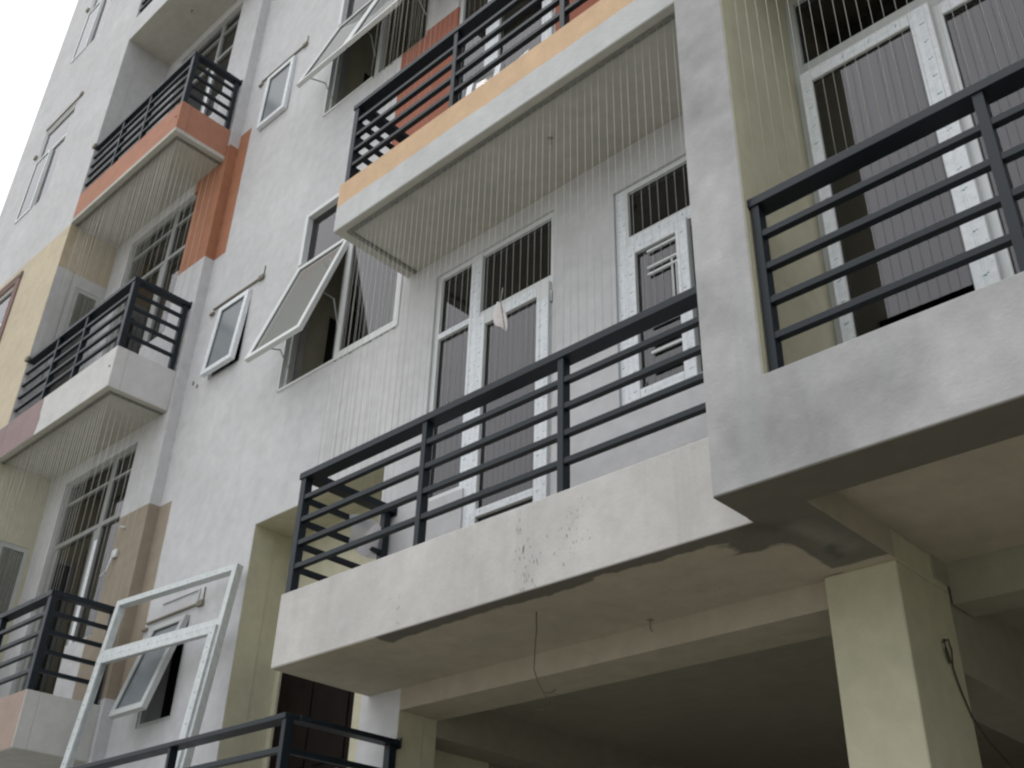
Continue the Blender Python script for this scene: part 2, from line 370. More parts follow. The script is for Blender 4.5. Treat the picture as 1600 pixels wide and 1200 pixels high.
# right flat: beam at the front edge, balcony floor, back wall
for k in range(5):
    dz = LV*k
    if k: MB().box(-1.744, 3.0, PR_+0.002, PR_+0.255, 3.275+dz, 3.722+dz).build('beam', 'pillar', B, 0.006)
    box('floor_slab', 'soffit', B, -1.745, 3.0, PR_+0.255, WR+0.25, (3.45 if k == 0 else 3.42)+dz, 3.66+dz)
rh = []
for k in range(5):
    rh += [(-1.744, 1.30, 3.72+LV*k, 6.56+LV*k)]
wall('wall', 'cream', B, 'x', WR, -1.745, 3.0, 3.66, TOP, rh, 0.18)
box('wall', 'cream', B, 2.85, 3.0, PR_+0.26, 11.8, 0.0, TOP)

# ------------------------------------------------------------------ garage level
MB().box(-2.10, -1.76, 4.2, 4.73, 0.0, 3.269).box(-2.012, -1.7605, 4.2005, 4.73, 3.269, 3.6).build('column', 'cream', B, 0.008)
MB().box(-5.374, -5.001, W+0.201, 4.57, 0.0, 3.27).build('column', 'cream', B, 0.005)
# beam running back from the pillar to the column
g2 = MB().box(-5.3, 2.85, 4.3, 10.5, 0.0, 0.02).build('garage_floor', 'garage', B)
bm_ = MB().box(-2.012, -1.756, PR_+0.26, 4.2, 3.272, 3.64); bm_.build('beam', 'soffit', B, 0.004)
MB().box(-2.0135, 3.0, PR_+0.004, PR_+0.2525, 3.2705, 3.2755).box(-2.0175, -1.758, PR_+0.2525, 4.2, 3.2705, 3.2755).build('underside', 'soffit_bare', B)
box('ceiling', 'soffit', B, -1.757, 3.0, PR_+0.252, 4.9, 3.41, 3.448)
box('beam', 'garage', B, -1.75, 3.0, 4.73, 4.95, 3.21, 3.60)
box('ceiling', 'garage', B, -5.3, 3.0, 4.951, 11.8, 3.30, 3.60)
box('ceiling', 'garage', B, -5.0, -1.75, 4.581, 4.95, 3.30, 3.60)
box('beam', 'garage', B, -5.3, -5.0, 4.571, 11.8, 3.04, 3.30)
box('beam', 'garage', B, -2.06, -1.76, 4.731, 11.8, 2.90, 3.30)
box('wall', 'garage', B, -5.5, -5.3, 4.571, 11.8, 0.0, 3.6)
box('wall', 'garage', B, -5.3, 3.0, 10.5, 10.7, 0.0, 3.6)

# ------------------------------------------------------------------ balcony slabs
def slab(name, mat, x0, x1, y1, k, sof, label=None, z1=3.73):
    dz = LV*k
    o = MB().box(x0, x1, P, P+0.12, 3.275+dz, z1+dz).box(x0, x0+0.12, P+0.12, y1, 3.275+dz, z1+dz).build(name, mat, B, 0.006) if x0 > -6 else \
        MB().box(x0, x1, P, P+0.12, 3.275+dz, z1+dz).box(x1-0.12, x1, P+0.12, y1, 3.275+dz, z1+dz).build(name, mat, B, 0.006)
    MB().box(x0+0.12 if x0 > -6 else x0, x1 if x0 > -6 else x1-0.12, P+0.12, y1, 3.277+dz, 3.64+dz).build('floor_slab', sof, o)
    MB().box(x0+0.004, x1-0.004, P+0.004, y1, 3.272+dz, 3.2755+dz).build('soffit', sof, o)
    if label: o['label'] = label
    return o
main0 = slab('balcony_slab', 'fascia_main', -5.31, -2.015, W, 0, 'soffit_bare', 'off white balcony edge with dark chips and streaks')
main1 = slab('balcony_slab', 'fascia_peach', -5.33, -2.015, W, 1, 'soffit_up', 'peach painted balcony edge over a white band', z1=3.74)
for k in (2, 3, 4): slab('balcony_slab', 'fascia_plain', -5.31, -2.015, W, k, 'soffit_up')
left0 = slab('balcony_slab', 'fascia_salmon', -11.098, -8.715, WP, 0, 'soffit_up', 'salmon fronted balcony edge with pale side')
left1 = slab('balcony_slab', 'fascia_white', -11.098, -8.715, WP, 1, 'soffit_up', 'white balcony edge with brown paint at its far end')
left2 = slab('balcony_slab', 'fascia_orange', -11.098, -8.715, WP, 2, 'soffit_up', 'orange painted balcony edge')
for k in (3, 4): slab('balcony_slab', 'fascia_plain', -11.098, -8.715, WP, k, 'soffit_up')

# chips and streaks on the main fascia
rnd = random.Random(3)
st = MB()
def chip(x, z, a, b, rot=0.0, y=P-0.0008, n=7):
    pts = []
    for i in range(n):
        t = 2*math.pi*i/n; q = rnd.uniform(0.6, 1.1)
        px, pz = a*q*math.cos(t), b*q*math.sin(t)
        pts.append((x+px*math.cos(rot)-pz*math.sin(rot), y, z+px*math.sin(rot)+pz*math.cos(rot)))
    st.face(pts)
for (cx, cz, sx, sz, nn, el) in ((-3.27, 3.40, 0.05, 0.13, 26, 5.5), (-3.33, 3.56, 0.03, 0.12, 12, 4.5), (-2.96, 3.60, 0.09, 0.06, 26, 1.6),
                               (-3.02, 3.45, 0.14, 0.09, 22, 3.0), (-3.22, 3.70, 0.05, 0.02, 5, 2.0), (-2.42, 3.705, 0.06, 0.012, 8, 0.5),
                               (-2.27, 3.71, 0.05, 0.012, 10, 0.4), (-4.19, 3.46, 0.015, 0.03, 6, 1.5), (-4.19, 3.33, 0.008, 0.06, 5, 4.5), (-3.6, 3.5, 0.6, 0.12, 22, 1.2)):
    for _ in range(nn):
        s = rnd.uniform(0.001, 0.003)*(1.6 if rnd.random() < .12 else 1)
        chip(rnd.gauss(cx, sx*0.6), min(3.722, max(3.285, rnd.gauss(cz, sz*0.6))), s, s*el*rnd.uniform(0.7, 1.5), rnd.uniform(-.25, .25))
for _ in range(26):   # spatter under the slab
    x, y, s = rnd.gauss(-2.55, 0.12), rnd.gauss(4.02, 0.06), rnd.uniform(0.002, 0.006)
    st.face([(x+s*math.cos(t)*rnd.uniform(.6, 1.3), y+s*math.sin(t)*rnd.uniform(.6, 1.3), 3.2708) for t in [i*1.05 for i in range(6)]])
st.build('surface_stains', 'stain', main0)['kind'] = 'stuff'

# ------------------------------------------------------------------ railings
def railing(x0, x1, y, z0, ztop, posts, side=None, nb=4, name='railing', wall_end=None, hz=0.046, sidepost=True, bars_z=None):
    """side: x position and far y of the return part"""
    m = MB(); hd = 0.10
    m.box(x0-0.012, x1, y-0.006, y-0.006+hd, ztop-hz, ztop)
    if side:
        sx, sy, sg = side   # sg: +1 when return is at the right end, -1 at the left end
        xa, xb = (sx-hd+0.018, sx+0.012) if sg > 0 else (sx-0.012, sx+hd-0.018)
        m.box(xa, xb, y-0.006+hd, sy, ztop-hz, ztop)
        m.box(xa-0.01, xb+0.01, sy-0.012, sy-0.002, ztop-hz-0.02, ztop+0.015)
    o = m.build(name, 'rail', B, 0.003)
    step = (ztop-z0)/(nb+1.22)
    bz = bars_z or [ztop-step*(i+1.17) for i in range(nb)]
    for z in bz:
        b = MB().box(x0+0.01, x1, y+0.006, y+0.042, z-0.016, z+0.016)
        if side:
            xa, xb = (sx-0.040, sx-0.006) if sg > 0 else (sx+0.006, sx+0.040)
            b.box(xa, xb, y+0.042, sy-0.03, z-0.0165, z+0.0165)
        b.build('bar', 'rail', o, 0.002)
    for px, pw in posts:
        MB().box(px-pw, px+pw, y+0.002, y+0.058, z0-0.03, ztop-hz).build('post', 'rail', o, 0.002)
    if side and sidepost:
        xa, xb = (sx-0.052, sx) if sg > 0 else (sx, sx+0.052)
        MB().box(xa, xb, sy-0.075, sy-0.02, z0-0.03, ztop-hz).build('post', 'rail', o, 0.002)
    return o
for k in range(3):
    railing(-5.277, -2.018, P, 3.73+LV*k, 4.545+LV*k+(0.02 if k else 0), [(-5.25, 0.026), (-4.10, 0.019), (-3.06, 0.02)], (-5.277, W, -1))
    railing(-11.098, -8.725, P+0.005, 3.73+LV*k, 4.58+LV*k-(0.03 if k == 2 else 0.01), [(-8.76, 0.032), (-9.70, 0.018), (-10.35, 0.018)], (-8.725, WP, 1))
railing(-11.098, -8.725, P+0.005, 3.73+LV*3, 4.55+LV*3, [(-8.76, 0.032), (-9.70, 0.018), (-10.35, 0.018)], (-8.725, WP, 1))
railing(-1.735, 2.84, PR_+0.035, 3.722, 4.635, [(-1.712, 0.019), (-0.735, 0.021), (0.30, 0.02), (1.4, 0.02)])
railing(-1.735, 2.84, PR_+0.035, 3.722+LV, 4.635+LV, [(-1.712, 0.019), (-0.735, 0.021), (0.30, 0.02)])

# stair landing with its own rail
landing = MB().box(-10.9, -4.90, 3.40, WP-0.002, 1.92, 2.10).box(-8.658, -4.90, WP-0.002, W-0.002, 1.92, 2.10).build('stair_landing', 'fascia_plain', B, 0.005)
MB().box(-5.2, -5.0, 3.5, 4.1, 0.0, 1.92).box(-10.7, -10.4, 3.5, 4.1, 0.0, 1.92).build('support', 'fascia_plain', landing)
railing(-9.4, -4.968, 3.42, 2.10, 2.955, [(-4.985, 0.018), (-6.16, 0.014), (-7.4, 0.014), (-8.6, 0.014)], (-4.968, W, 1), hz=0.03)

# ------------------------------------------------------------------ windows and doors
def frame_rect(m, x0, x1, y0, y1, z0, z1, t):
    m.box(x0, x0+t, y0, y1, z0, z1).box(x1-t, x1, y0, y1, z0, z1)
    m.box(x0+t, x1-t, y0, y1, z0, z0+t).box(x0+t, x1-t, y0, y1, z1-t, z1)
    return m
def pane(parent, x0, x1, y, z0, z1, mat='glass', gasket=True):
    p = MB().box(x0, x1, y, y+0.006, z0, z1).build('pane', mat, parent)
    if gasket:
        g = MB(); frame_rect(g, x0, x1, y-0.004, y-0.0005, z0, z1, 0.006); g.build('gasket', 'gasket', parent)
    return p
def film(parent, x0, x1, y, z0, z1, vertical, seed=0, spacing=0.105, scale=1.0, two=False):
    """printed protective tape stuck on a frame face at depth y (front faces -Y)"""
    rr = random.Random(seed); yy = y-0.0012
    m = MB(); m.box(x0, x1, yy, y, z0, z1, 0)
    L_ = (z1-z0) if vertical else (x1-x0); wd = (x1-x0) if vertical else (z1-z0)
    s = 0.02+rr.uniform(0, .03)
    def put(a, c, ha, hc, mi, n=6):
        pts = []
        for i in range(n):
            t = 2*math.pi*i/n+0.3; da, dc = ha*math.cos(t), hc*math.sin(t)
            pts.append((x0+c+dc, yy-0.0006, z0+a+da) if vertical else (x0+a+da, yy-0.0006, z0+c+dc))
        if not vertical: pts = pts
        m.face(pts, mi)
    lanes = (0.28, 0.76) if two else (0.5,)
    while s < L_-0.02:
        for li, ln in enumerate(lanes):
            if rr.random() < 0.12: continue
            c = wd*ln; a = s+li*0.03
            if a > L_-0.02: continue
            put(a+rr.uniform(-.003, .003), c, 0.0045*scale*rr.uniform(.6, 1.1), 0.010*scale*rr.uniform(.6, 1.1), 1); put(a+0.004*scale, c+0.012*scale, 0.003*scale, 0.006*scale, 1)
            e = a+0.022*scale
            while e < min(a+spacing-0.02, L_-0.005):
                put(e, c-0.006*scale, 0.006*scale, 0.0016*scale, 2, 4); put(e+0.003, c+0.004*scale, 0.005*scale, 0.0014*scale, 2, 4); e += 0.0125*scale
        put(min(s+0.05, L_-0.008), wd*0.9, 0.003, 0.003, 1, 4)
        s += spacing*rr.uniform(0.96, 1.04)
    return m.build('film_print', ['film', 'print', 'print_pale'], parent)
def stay(parent, pts):
    m = MB(); m.tube(pts, 0.007, 5); return m.build('stay', 'steel', parent)
def sash(parent, x0, x1, ytop, zt, length, ang, mats=('upvc', 'glass_clear'), t=0.055, dep=0.045, fl=False):
    """top hung sash swung outwards (towards -Y) by ang"""
    m = MB(); frame_rect(m, x0, x1, -dep, 0, -length, 0, t)
    rot = Matrix.Translation((0, ytop, zt)) @ Matrix.Rotation(-ang, 4, 'X')
    m.xf(rot); o = m.build('sash', mats[0], parent, 0.004)
    p = MB().box(x0+t, x1-t, -dep*0.6, -dep*0.6+0.006, -length+t, -t).xf(rot).build('pane', mats[1], parent)
    g = MB(); frame_rect(g, x0+t, x1-t, -dep*0.6-0.006, -dep*0.6-0.0005, -length+t, -t, 0.007); g.xf(rot); g.build('gasket', 'gasket', parent)
    if fl:
        f1 = MB()
        for i in range(9):
            z = -length+0.06+i*(length-0.12)/8
            for xx in (x0+t*0.5, x1-t*0.5): f1.box(xx-0.006, xx+0.006, -dep-0.0008, -dep-0.0002, z-0.003, z+0.003)
        f1.xf(rot); f1.build('film_print', 'print', parent)
    return o, rot

yf = W+0.03
def big_window(k):
    dz = LV*k; m = MB(); x0, x1, z0, z1 = -6.95, -5.40, 6.16+dz, 8.13+dz; xm = -6.175; zt = 7.47+dz
    frame_rect(m, x0, x1, yf, yf+0.06, z0, z1, 0.05)
    m.box(xm-0.03, xm+0.03, yf, yf+0.06, z0+0.05, z1-0.05)
    m.box(x0+0.05, xm-0.03, yf, yf+0.06, zt, zt+0.055)
    if k == 1: m.box(xm+0.03, x1-0.05, yf, yf+0.06, zt, zt+0.055)
    m.box(x0, x0+0.05, yf-0.045, yf, zt+0.04, z1).box(x0+0.05, xm-0.0, yf-0.045, yf, z1-0.05, z1)
    if k != 1: m.box(xm-0.01, x1+0.012, yf-0.04, yf-0.0005, z0-0.012, z0+0.055).box(x1-0.05, x1+0.012, yf-0.04, yf-0.0005, z0+0.055, z1).box(xm-0.01, xm+0.05, yf-0.04, yf-0.0005, z0+0.055, z1)
    m.box(x0-0.01, x0+0.012, W-0.012, yf, z0-0.006, zt+0.03).box(x0-0.01, xm, W-0.012, yf, z0-0.012, z0+0.012)
    o = m.build('window', 'upvc', B, 0.003)
    pane(o, x0+0.05, xm-0.03, yf+0.02, zt+0.055, z1-0.05)
    L1 = 1.25
    a = math.radians(17.3)
    sash(o, x0+0.005, xm-0.005, yf-0.0, zt+0.005, L1, a, ('upvc', 'glass_clear'), 0.055)
    if k == 1:
        pane(o, xm+0.03, x1-0.05, yf+0.02, zt+0.055, z1-0.05)
        sash(o, xm+0.003, x1-0.01, yf-0.0, zt+0.005, L1, a, ('upvc', 'glass_clear'), 0.055)
        stay(o, [(x1-0.06, yf-0.01, z0+0.35), (x1-0.06, yf-0.2, z0+0.55)])
    else:
        pane(o, xm+0.05, x1-0.05, yf-0.02, z0+0.055, z1-0.05)
    stay(o, [(x0+0.06, yf-0.0, z0+0.22), (x0+0.065, yf-0.12, z0+0.36), (x0+0.05, yf-0.30, z0+0.30)])
    stay(o, [(xm-0.05, yf-0.0, z0+0.35), (xm-0.06, yf-0.08, z0+0.62), (xm-0.05, yf-0.21, z0+0.62)])
    # chipped mortar line under the fixed light
    c = MB(); rr = random.Random(11+k)
    x = xm
    while x < x1:
        ww = rr.uniform(0.01, 0.05); c.box(x, x+ww, W-0.003, W-0.0005, z0-0.022+rr.uniform(-.004, .003), z0-0.012); x += ww+rr.uniform(0.005, 0.05)
    c.build('mortar_gap', 'stain', o)
    return o
for k in range(4): 
    w_ = big_window(k)
    w_['label'] = ['large window with its left sash propped open', 'large window with both sashes propped open', 'upper large window', 'upper large window'][k]

def small_window(k, ang, lab=None):
    dz = LV*k; x0, x1, z0, z1 = -8.25, -7.72, 3.49+dz, 4.33+dz
    m = MB(); frame_rect(m, x0, x1, W+0.01, W+0.07, z0, z1, 0.035)
    o = m.build('window', 'upvc_old', B, 0.002)
    sash(o, x0+0.006, x1-0.006, W+0.012, z1-0.01, z1-z0-0.01, ang, ('film' if k else 'upvc_old', 'glass_frost'), 0.055, 0.05, True)
    # plaster drip moulding above, with its two end lumps
    d = MB().box(x0-0.16, x1+0.12, W-0.022, W+0.001, z1+0.055, z1+0.075); 
    d.box(x0-0.20, x0-0.13, W-0.03, W+0.001, z1-0.0, z1+0.028).box(x1+0.11, x1+0.19, W-0.03, W+0.001, z1+0.035, z1+0.085)
    d.box(x1+0.165, x1+0.178, W-0.012, W+0.001, z1+0.085, z1+0.20)
    d.build('drip_moulding', 'cement', o, 0.006)
    if lab: o['label'] = lab
    stay(o, [(x0+0.05, W+0.02, z0+0.2), (x0+0.05, W-math.sin(ang)*0.45, z1-0.5)]) if ang > .15 else None
    return o
small_window(0, math.radians(15.5), 'small window with its sash propped wide open')
small_window(1, math.radians(4.0), 'small window with its sash slightly open')
small_window(2, math.radians(1.0)); small_window(3, 0.02); small_window(4, 0.02)
# raised plaster rectangle above the lowest small window
MB().box(-8.20, -7.62, W-0.014, W+0.001, 4.52, 4.535).box(-7.635, -7.62, W-0.014, W+0.001, 4.42, 4.52).build('plaster_relief', 'fascia_plain', B, 0.004)

def main_door(k):
    dz = LV*k; ya = W+0.02
    x0, xa, xb, x1 = -4.97, -4.60, -4.47, -3.78; zb, zs, zt, zh = 3.74+dz, 4.49+dz, 5.80+dz, 6.41+dz
    m = MB()
    m.box(x0, x0+0.045, ya, ya+0.06, zs, zh).box(x0+0.045, xa, ya, ya+0.06, zs, zs+0.04).box(x0+0.045, xa, ya, ya+0.06, zh-0.04, zh)
    m.box(x0+0.045, xa, ya, ya+0.06, zt+0.02, zt+0.07)
    m.box(xa, xb-0.02, ya-0.005, ya+0.06, zb, zh)
    m.box(xb-0.02, x1-0.04, ya, ya+0.06, zt, zt+0.065).box(xb-0.02, x1-0.04, ya, ya+0.06, zh-0.04, zh)
    m.box(x1-0.04, x1, ya, ya+0.06, zb, zh)
    o = m.build('door', 'upvc', B, 0.002)
    pane(o, x0+0.045, xa, ya+0.03, zs+0.04, zt+0.02); pane(o, x0+0.045, xa, ya+0.03, zt+0.07, zh-0.04)
    pane(o, xb-0.02, x1-0.04, ya+0.03, zt+0.065, zh-0.04)
    lf = MB(); ly = ya-0.03
    lf.box(xb-0.02, xb+0.06, ly, ly+0.05, zb+0.01, zt).box(x1-0.14, x1-0.03, ly, ly+0.05, zb+0.01, zt)
    lf.box(xb+0.06, x1-0.14, ly, ly+0.05, zt-0.085, zt).box(xb+0.06, x1-0.14, ly, ly+0.05, zb+0.50, zb+0.555).box(xb+0.06, x1-0.14, ly, ly+0.05, zb+0.01, zb+0.04)
    leaf = lf.build('door_leaf', 'upvc', o, 0.003)
    pane(o, xb+0.06, x1-0.14, ly+0.03, zb+0.555, zt-0.085); pane(o, xb+0.06, x1-0.14, ly+0.03, zb+0.04, zb+0.50)
    film(o, xa+0.002, xb-0.022, ya-0.005, zb+0.02, zt+0.55, True, 1+k, 0.115, 1.0, True)
    film(o, xb-0.018, xb+0.056, ly, zb+0.02, zt-0.002, True, 2+k, 0.12)
    film(o, x1-0.135, x1-0.035, ly, zb+0.02, zt-0.14, True, 3+k, 0.12, 1.0, True)
    film(o, xb+0.2, x1-0.145, ly, zt-0.08, zt-0.006, False, 4+k, 0.13)
    film(o, xb+0.062, x1-0.145, ly, zb+0.505, zb+0.55, False, 5+k, 0.13, .8)
    film(o, x0+0.047, xa-0.002, ya, zt+0.024, zt+0.066, False, 6+k, 0.1, .8)
    for hz_ in (zt-0.17, zb+1.35): MB().tube([(x1-0.028, ly+0.02, hz_), (x1-0.028, ly+0.02, hz_+0.09)], 0.014).build('hinge', 'steel', o)
    return o
for k in range(3): main_door(k)['label'] = 'white film-wrapped balcony door with side light and transom'

def casement(k):
    dz = LV*k; ya = W+0.02; x0, x1, z0, z1 = -3.256, -2.60, 4.59+dz, 6.24+dz; zt = 5.74+dz
    m = MB(); m.box(x0, x0+0.10, ya, ya+0.06, z0, z1).box(x1-0.05, x1, ya, ya+0.06, z0, z1)
    m.box(x0+0.10, x1-0.05, ya, ya+0.06, z0, z0+0.04).box(x0+0.10, x1-0.05, ya, ya+0.06, z1-0.04, z1).box(x0+0.10, x1-0.05, ya, ya+0.06, zt-0.01, zt+0.09)
    o = m.build('window', 'upvc', B, 0.002)
    pane(o, x0+0.10, x1-0.05, ya+0.03, zt+0.09, z1-0.04)
    s = MB(); ly = ya-0.028
    xs0, xs1 = x0+0.085, x1-0.105
    s.box(xs0, xs0+0.075, ly, ly+0.05, z0+0.01, zt-0.01).box(xs1-0.085, xs1, ly, ly+0.05, z0+0.01, zt-0.01)
    s.box(xs0+0.075, xs1-0.085, ly, ly+0.05, z0+0.01, z0+0.075).box(xs0+0.075, xs1-0.085, ly, ly+0.05, zt-0.085, zt-0.01)
    s.build('sash', 'upvc', o, 0.003)
    pane(o, xs0+0.075, xs1-0.085, ly+0.03, z0+0.075, zt-0.085)
    film(o, x0+0.004, x0+0.082, ya, z0+0.004, z1-0.01, True, 21, 0.13, .8, True)
    film(o, xs0+0.003, xs0+0.072, ly, z0+0.02, zt-0.02, True, 22, 0.14)
    film(o, xs1-0.082, xs1-0.003, ly, z0+0.02, zt-0.02, True, 23, 0.14)
    film(o, xs0+0.08, xs1-0.09, ly, zt-0.08, zt-0.014, False, 24, 0.15); film(o, xs0+0.08, xs1-0.09, ly, z0+0.014, z0+0.07, False, 25, 0.5)
    film(o, x0+0.12, x1-0.06, ya, zt+0.02, zt+0.07, False, 26, 0.17)
    g = MB(); gy = ly+0.012
    for z in (5.625, 5.50, 5.45, 5.125, 5.065, 4.94, 4.882, 4.75):
        g.box(xs0+0.16, xs1-0.087, gy-0.004, gy+0.006, z+dz-0.0075, z+dz+0.0075)
    g.box(xs1-0.135, xs1-0.123, gy+0.0005, gy+0.0055, 5.125+dz, 5.50+dz)
    g.box(xs1-0.105, xs1-0.098, gy+0.0005, gy+0.0055, 5.06+dz, 5.45+dz)
    g.build('grille', 'upvc', o)
    return o
for k in range(3): casement(k)['label'] = 'narrow white window with sash and bar grille'

def right_door(k):
    dz = LV*k; ya = WR+0.0
    x0, x1 = -1.742, 1.30; zb, zt, zh = 3.722+dz, 5.91+dz, 6.56+dz
    m = MB()
    m.box(x0, x0+0.055, ya, ya+0.06, zb, zh).box(x1-0.055, x1, ya, ya+0.06, zb, zh)
    m.box(x0+0.055, x1-0.055, ya, ya+0.06, zt, zt+0.11).box(x0+0.055, x1-0.055, ya, ya+0.06, zh-0.05, zh)
    o = m.build('door', 'upvc_old', B, 0.003)
    pane(o, x0+0.055, -0.30, ya+0.03, zt+0.11, zh-0.05); pane(o, -0.24, x1-0.055, ya+0.03, zt+0.11, zh-0.05)
    MB().box(-0.30, -0.24, ya+0.001, ya+0.06, zt+0.11, zh-0.05).build('mullion', 'upvc_old', o)
    # front leaf, in front track; rear leaf behind it
    def leaf(a, b, ly, seed, wl=0.075, wr=0.075):
        l = MB(); l.box(a, a+wl, ly, ly+0.04, zb+0.01, zt).box(b-wr, b, ly, ly+0.04, zb+0.01, zt)
        l.box(a+wl, b-wr, ly, ly+0.04, zt-0.085, zt).box(a+wl, b-wr, ly, ly+0.04, zb+0.01, zb+0.09)
        l.build('door_leaf', 'upvc', o, 0.003)
        pane(o, a+wl, b-wr, ly+0.02, zb+0.09, zt-0.085)
        if seed < 50: film(o, a+0.003, a+wl-0.006, ly, zb+0.02, zt-0.005, True, seed, 0.125, 0.95)
        film(o, b-wr+0.004, b-0.004, ly, zb+0.02, zt-0.005, True, seed+1, 0.118, 1.1)
        film(o, a+wl, b-wr, ly, zt-0.080, zt-0.012, False, seed+2, 0.15, 1.0)
        film(o, a+wl, b-wr, ly, zb+0.02, zb+0.08, False, seed+3, 0.15)
    leaf(-1.695, -0.982, ya-0.045, 40+k, 0.062, 0.108)
    leaf(-1.0, -0.15, ya+0.001, 50+k, 0.06, 0.075); leaf(-0.15, 0.6, ya-0.045, 60+k); leaf(0.58, 1.25, ya+0.001, 70+k)
    return o
for k in range(2): right_door(k)['label'] = 'wide sliding balcony door with printed film on its frames'

def loggia_window(k):
    dz = LV*k; ya = WP+0.04
    m = MB(); x0, xm, x1 = -10.70, -9.70, -9.20; zb, zs, zh = 3.75+dz, 4.43+dz, 6.41+dz
    m.box(x0, x0+0.05, ya, ya+0.06, zb, zh).box(xm-0.035, xm+0.035, ya, ya+0.06, zb, zh).box(x1-0.04, x1, ya, ya+0.06, zs, zh)
    m.box(x0+0.05, xm-0.035, ya, ya+0.06, zh-0.04, zh).box(xm+0.035, x1-0.04, ya, ya+0.06, zh-0.04, zh)
    for z, t in ((6.13, 0.03), (5.64, 0.05)):
        m.box(x0+0.05, xm-0.035, ya, ya+0.06, z+dz, z+dz+t).box(xm+0.035, x1-0.04, ya, ya+0.06, z+dz, z+dz+t)
    m.box(xm+0.035, x1-0.04, ya, ya+0.06, zs, zs+0.04)
    m.box(x0+0.05, x0+0.13, ya+0.01, ya+0.05, zb, 5.64+dz).box(xm-0.11, xm-0.035, ya+0.01, ya+0.05, zb, 5.64+dz).box(x0+0.13, xm-0.11, ya+0.01, ya+0.05, zb, zb+0.1)
    o = m.build('door', 'upvc_shaded', B, 0.002)
    for a, b in ((6.17, 6.37), (5.69, 6.13)):
        pane(o, x0+0.05, xm-0.035, ya+0.03, a+dz, b+dz, gasket=False); pane(o, xm+0.035, x1-0.04, ya+0.03, a+dz, b+dz, gasket=False)
    pane(o, x0+0.13, xm-0.11, ya+0.03, zb+0.1, 5.64+dz, gasket=False); pane(o, xm+0.035, x1-0.04, ya+0.03, zs+0.04, 5.64+dz, gasket=False)
    if k in (0, 2): film(o, xm-0.033, xm+0.033, ya, zb+0.01, 5.5+dz, True, 80+k, 0.15)
    return o
for k in range(4): loggia_window(k)['label'] = 'tall loggia door and window with grey white frames'

# windows of the far block
for k in range(-1, 4):
    dz = LV*(k-1); x0, x1, z0, z1 = -13.42, -12.46, 11.13+dz, 12.92+dz
    m = MB(); frame_rect(m, x0, x1, P+0.01, P+0.06, z0, z1, 0.04); xm = -12.93; zt = 12.30+dz
    m.box(xm-0.025, xm+0.025, P+0.01, P+0.06, z0+0.04, zt).box(x0+0.04, x1-0.04, P+0.01, P+0.06, zt, zt+0.045)
    o = m.build('window', 'upvc', B, 0.002)
    pane(o, x0+0.04, x1-0.04, P+0.03, zt+0.045, z1-0.04, gasket=False); pane(o, xm+0.025, x1-0.04, P+0.03, z0+0.04, zt, gasket=False)
    sash(o, x0+0.005, xm-0.003, P+0.012, zt+0.01, zt-z0, math.radians(0.3), ('upvc', 'glass'), 0.045, 0.02)
    d = MB().box(x0-0.02, x1+0.10, P-0.02, P+0.001, z1+0.05, z1+0.075).box(x0-0.10, x0-0.03, P-0.035, P+0.001, zt+0.12, zt+0.18).box(x1+0.09, x1+0.16, P-0.03, P+0.001, z1+0.04, z1+0.10)
    d.build('drip_moulding', 'cement', o, 0.006)
    if k == 0:
        t = MB(); frame_rect(t, x0-0.15, x1+0.15, P-0.02, P+0.001, z0-0.12, z1+0.13, 0.13); t.build('painted_trim', 'mauve_trim', o, 0.004)

# side wall door of the loggia (both lower floors)
for k in range(2):
    dz = LV*k; X = -11.1; m = MB()
    for a, b, c, d in ((3.78, 3.83, 3.75, 5.75), (4.06, 4.10, 3.75, 5.75), (3.83, 4.06, 5.70, 5.75), (3.83, 4.06, 3.75, 3.83)):
        m.box(X-0.07, X-0.01, a, b, c+dz, d+dz)
    o = m.build('window', 'upvc_old', B)
    MB().box(X-0.05, X-0.045, 3.83, 4.06, 3.83+dz, 5.70+dz).build('pane', 'glass', o)
    s = MB()
    for i in range(16): s.box(X-0.03, X-0.022, 3.835+i*0.0142, 3.84+i*0.0142, 3.83+dz, 5.70+dz)
    s.build('grille', 'track', o)
    MB().box(X-0.002, X+0.004, 3.70, 3.708, 4.4+dz, 5.95+dz).build('crack', 'stain', o)

# anchors, brackets and small fittings on the walls
fit = MB()
for z in (11.16, 7.87, 4.60): fit.box(-11.13, -11.05, P-0.03, P-0.001, z-0.03, z+0.02)
for z in (10.12, 6.81): fit.box(-8.79, -8.77, P-0.01, P, z, z+0.02)
for x, z in ((-8.52, 6.87), (-8.43, 6.80)): fit.box(x-0.014, x+0.014, W-0.01, W+0.001, z-0.018, z+0.018)
fit.build('wall_anchor', 'cement', B, 0.006)
hk = MB().box(-9.13, -9.05, WP-0.03, WP-0.001, 5.14, 5.22).tube([(-9.11, WP-0.03, 5.14), (-9.11, WP-0.05, 5.00), (-9.20, WP-0.05, 4.97)], 0.010).tube([(-9.03, WP-0.001, 5.43), (-9.05, WP-0.05, 5.43)], 0.014)
hk.build('wall_tap', 'upvc', B, 0.006, True)
for (x, y, z) in ((-3.454, 3.843, 6.576), (-9.99, 4.017-0.2, 13.186), (-3.05, 4.18, 3.271)):
    MB().tube([(x, y, z), (x, y, z-0.05), (x+0.012, y, z-0.062)], 0.004).box(x-0.014, x+0.014, y-0.014, y+0.014, z-0.004, z).build('ceiling_hook', 'cement', B)

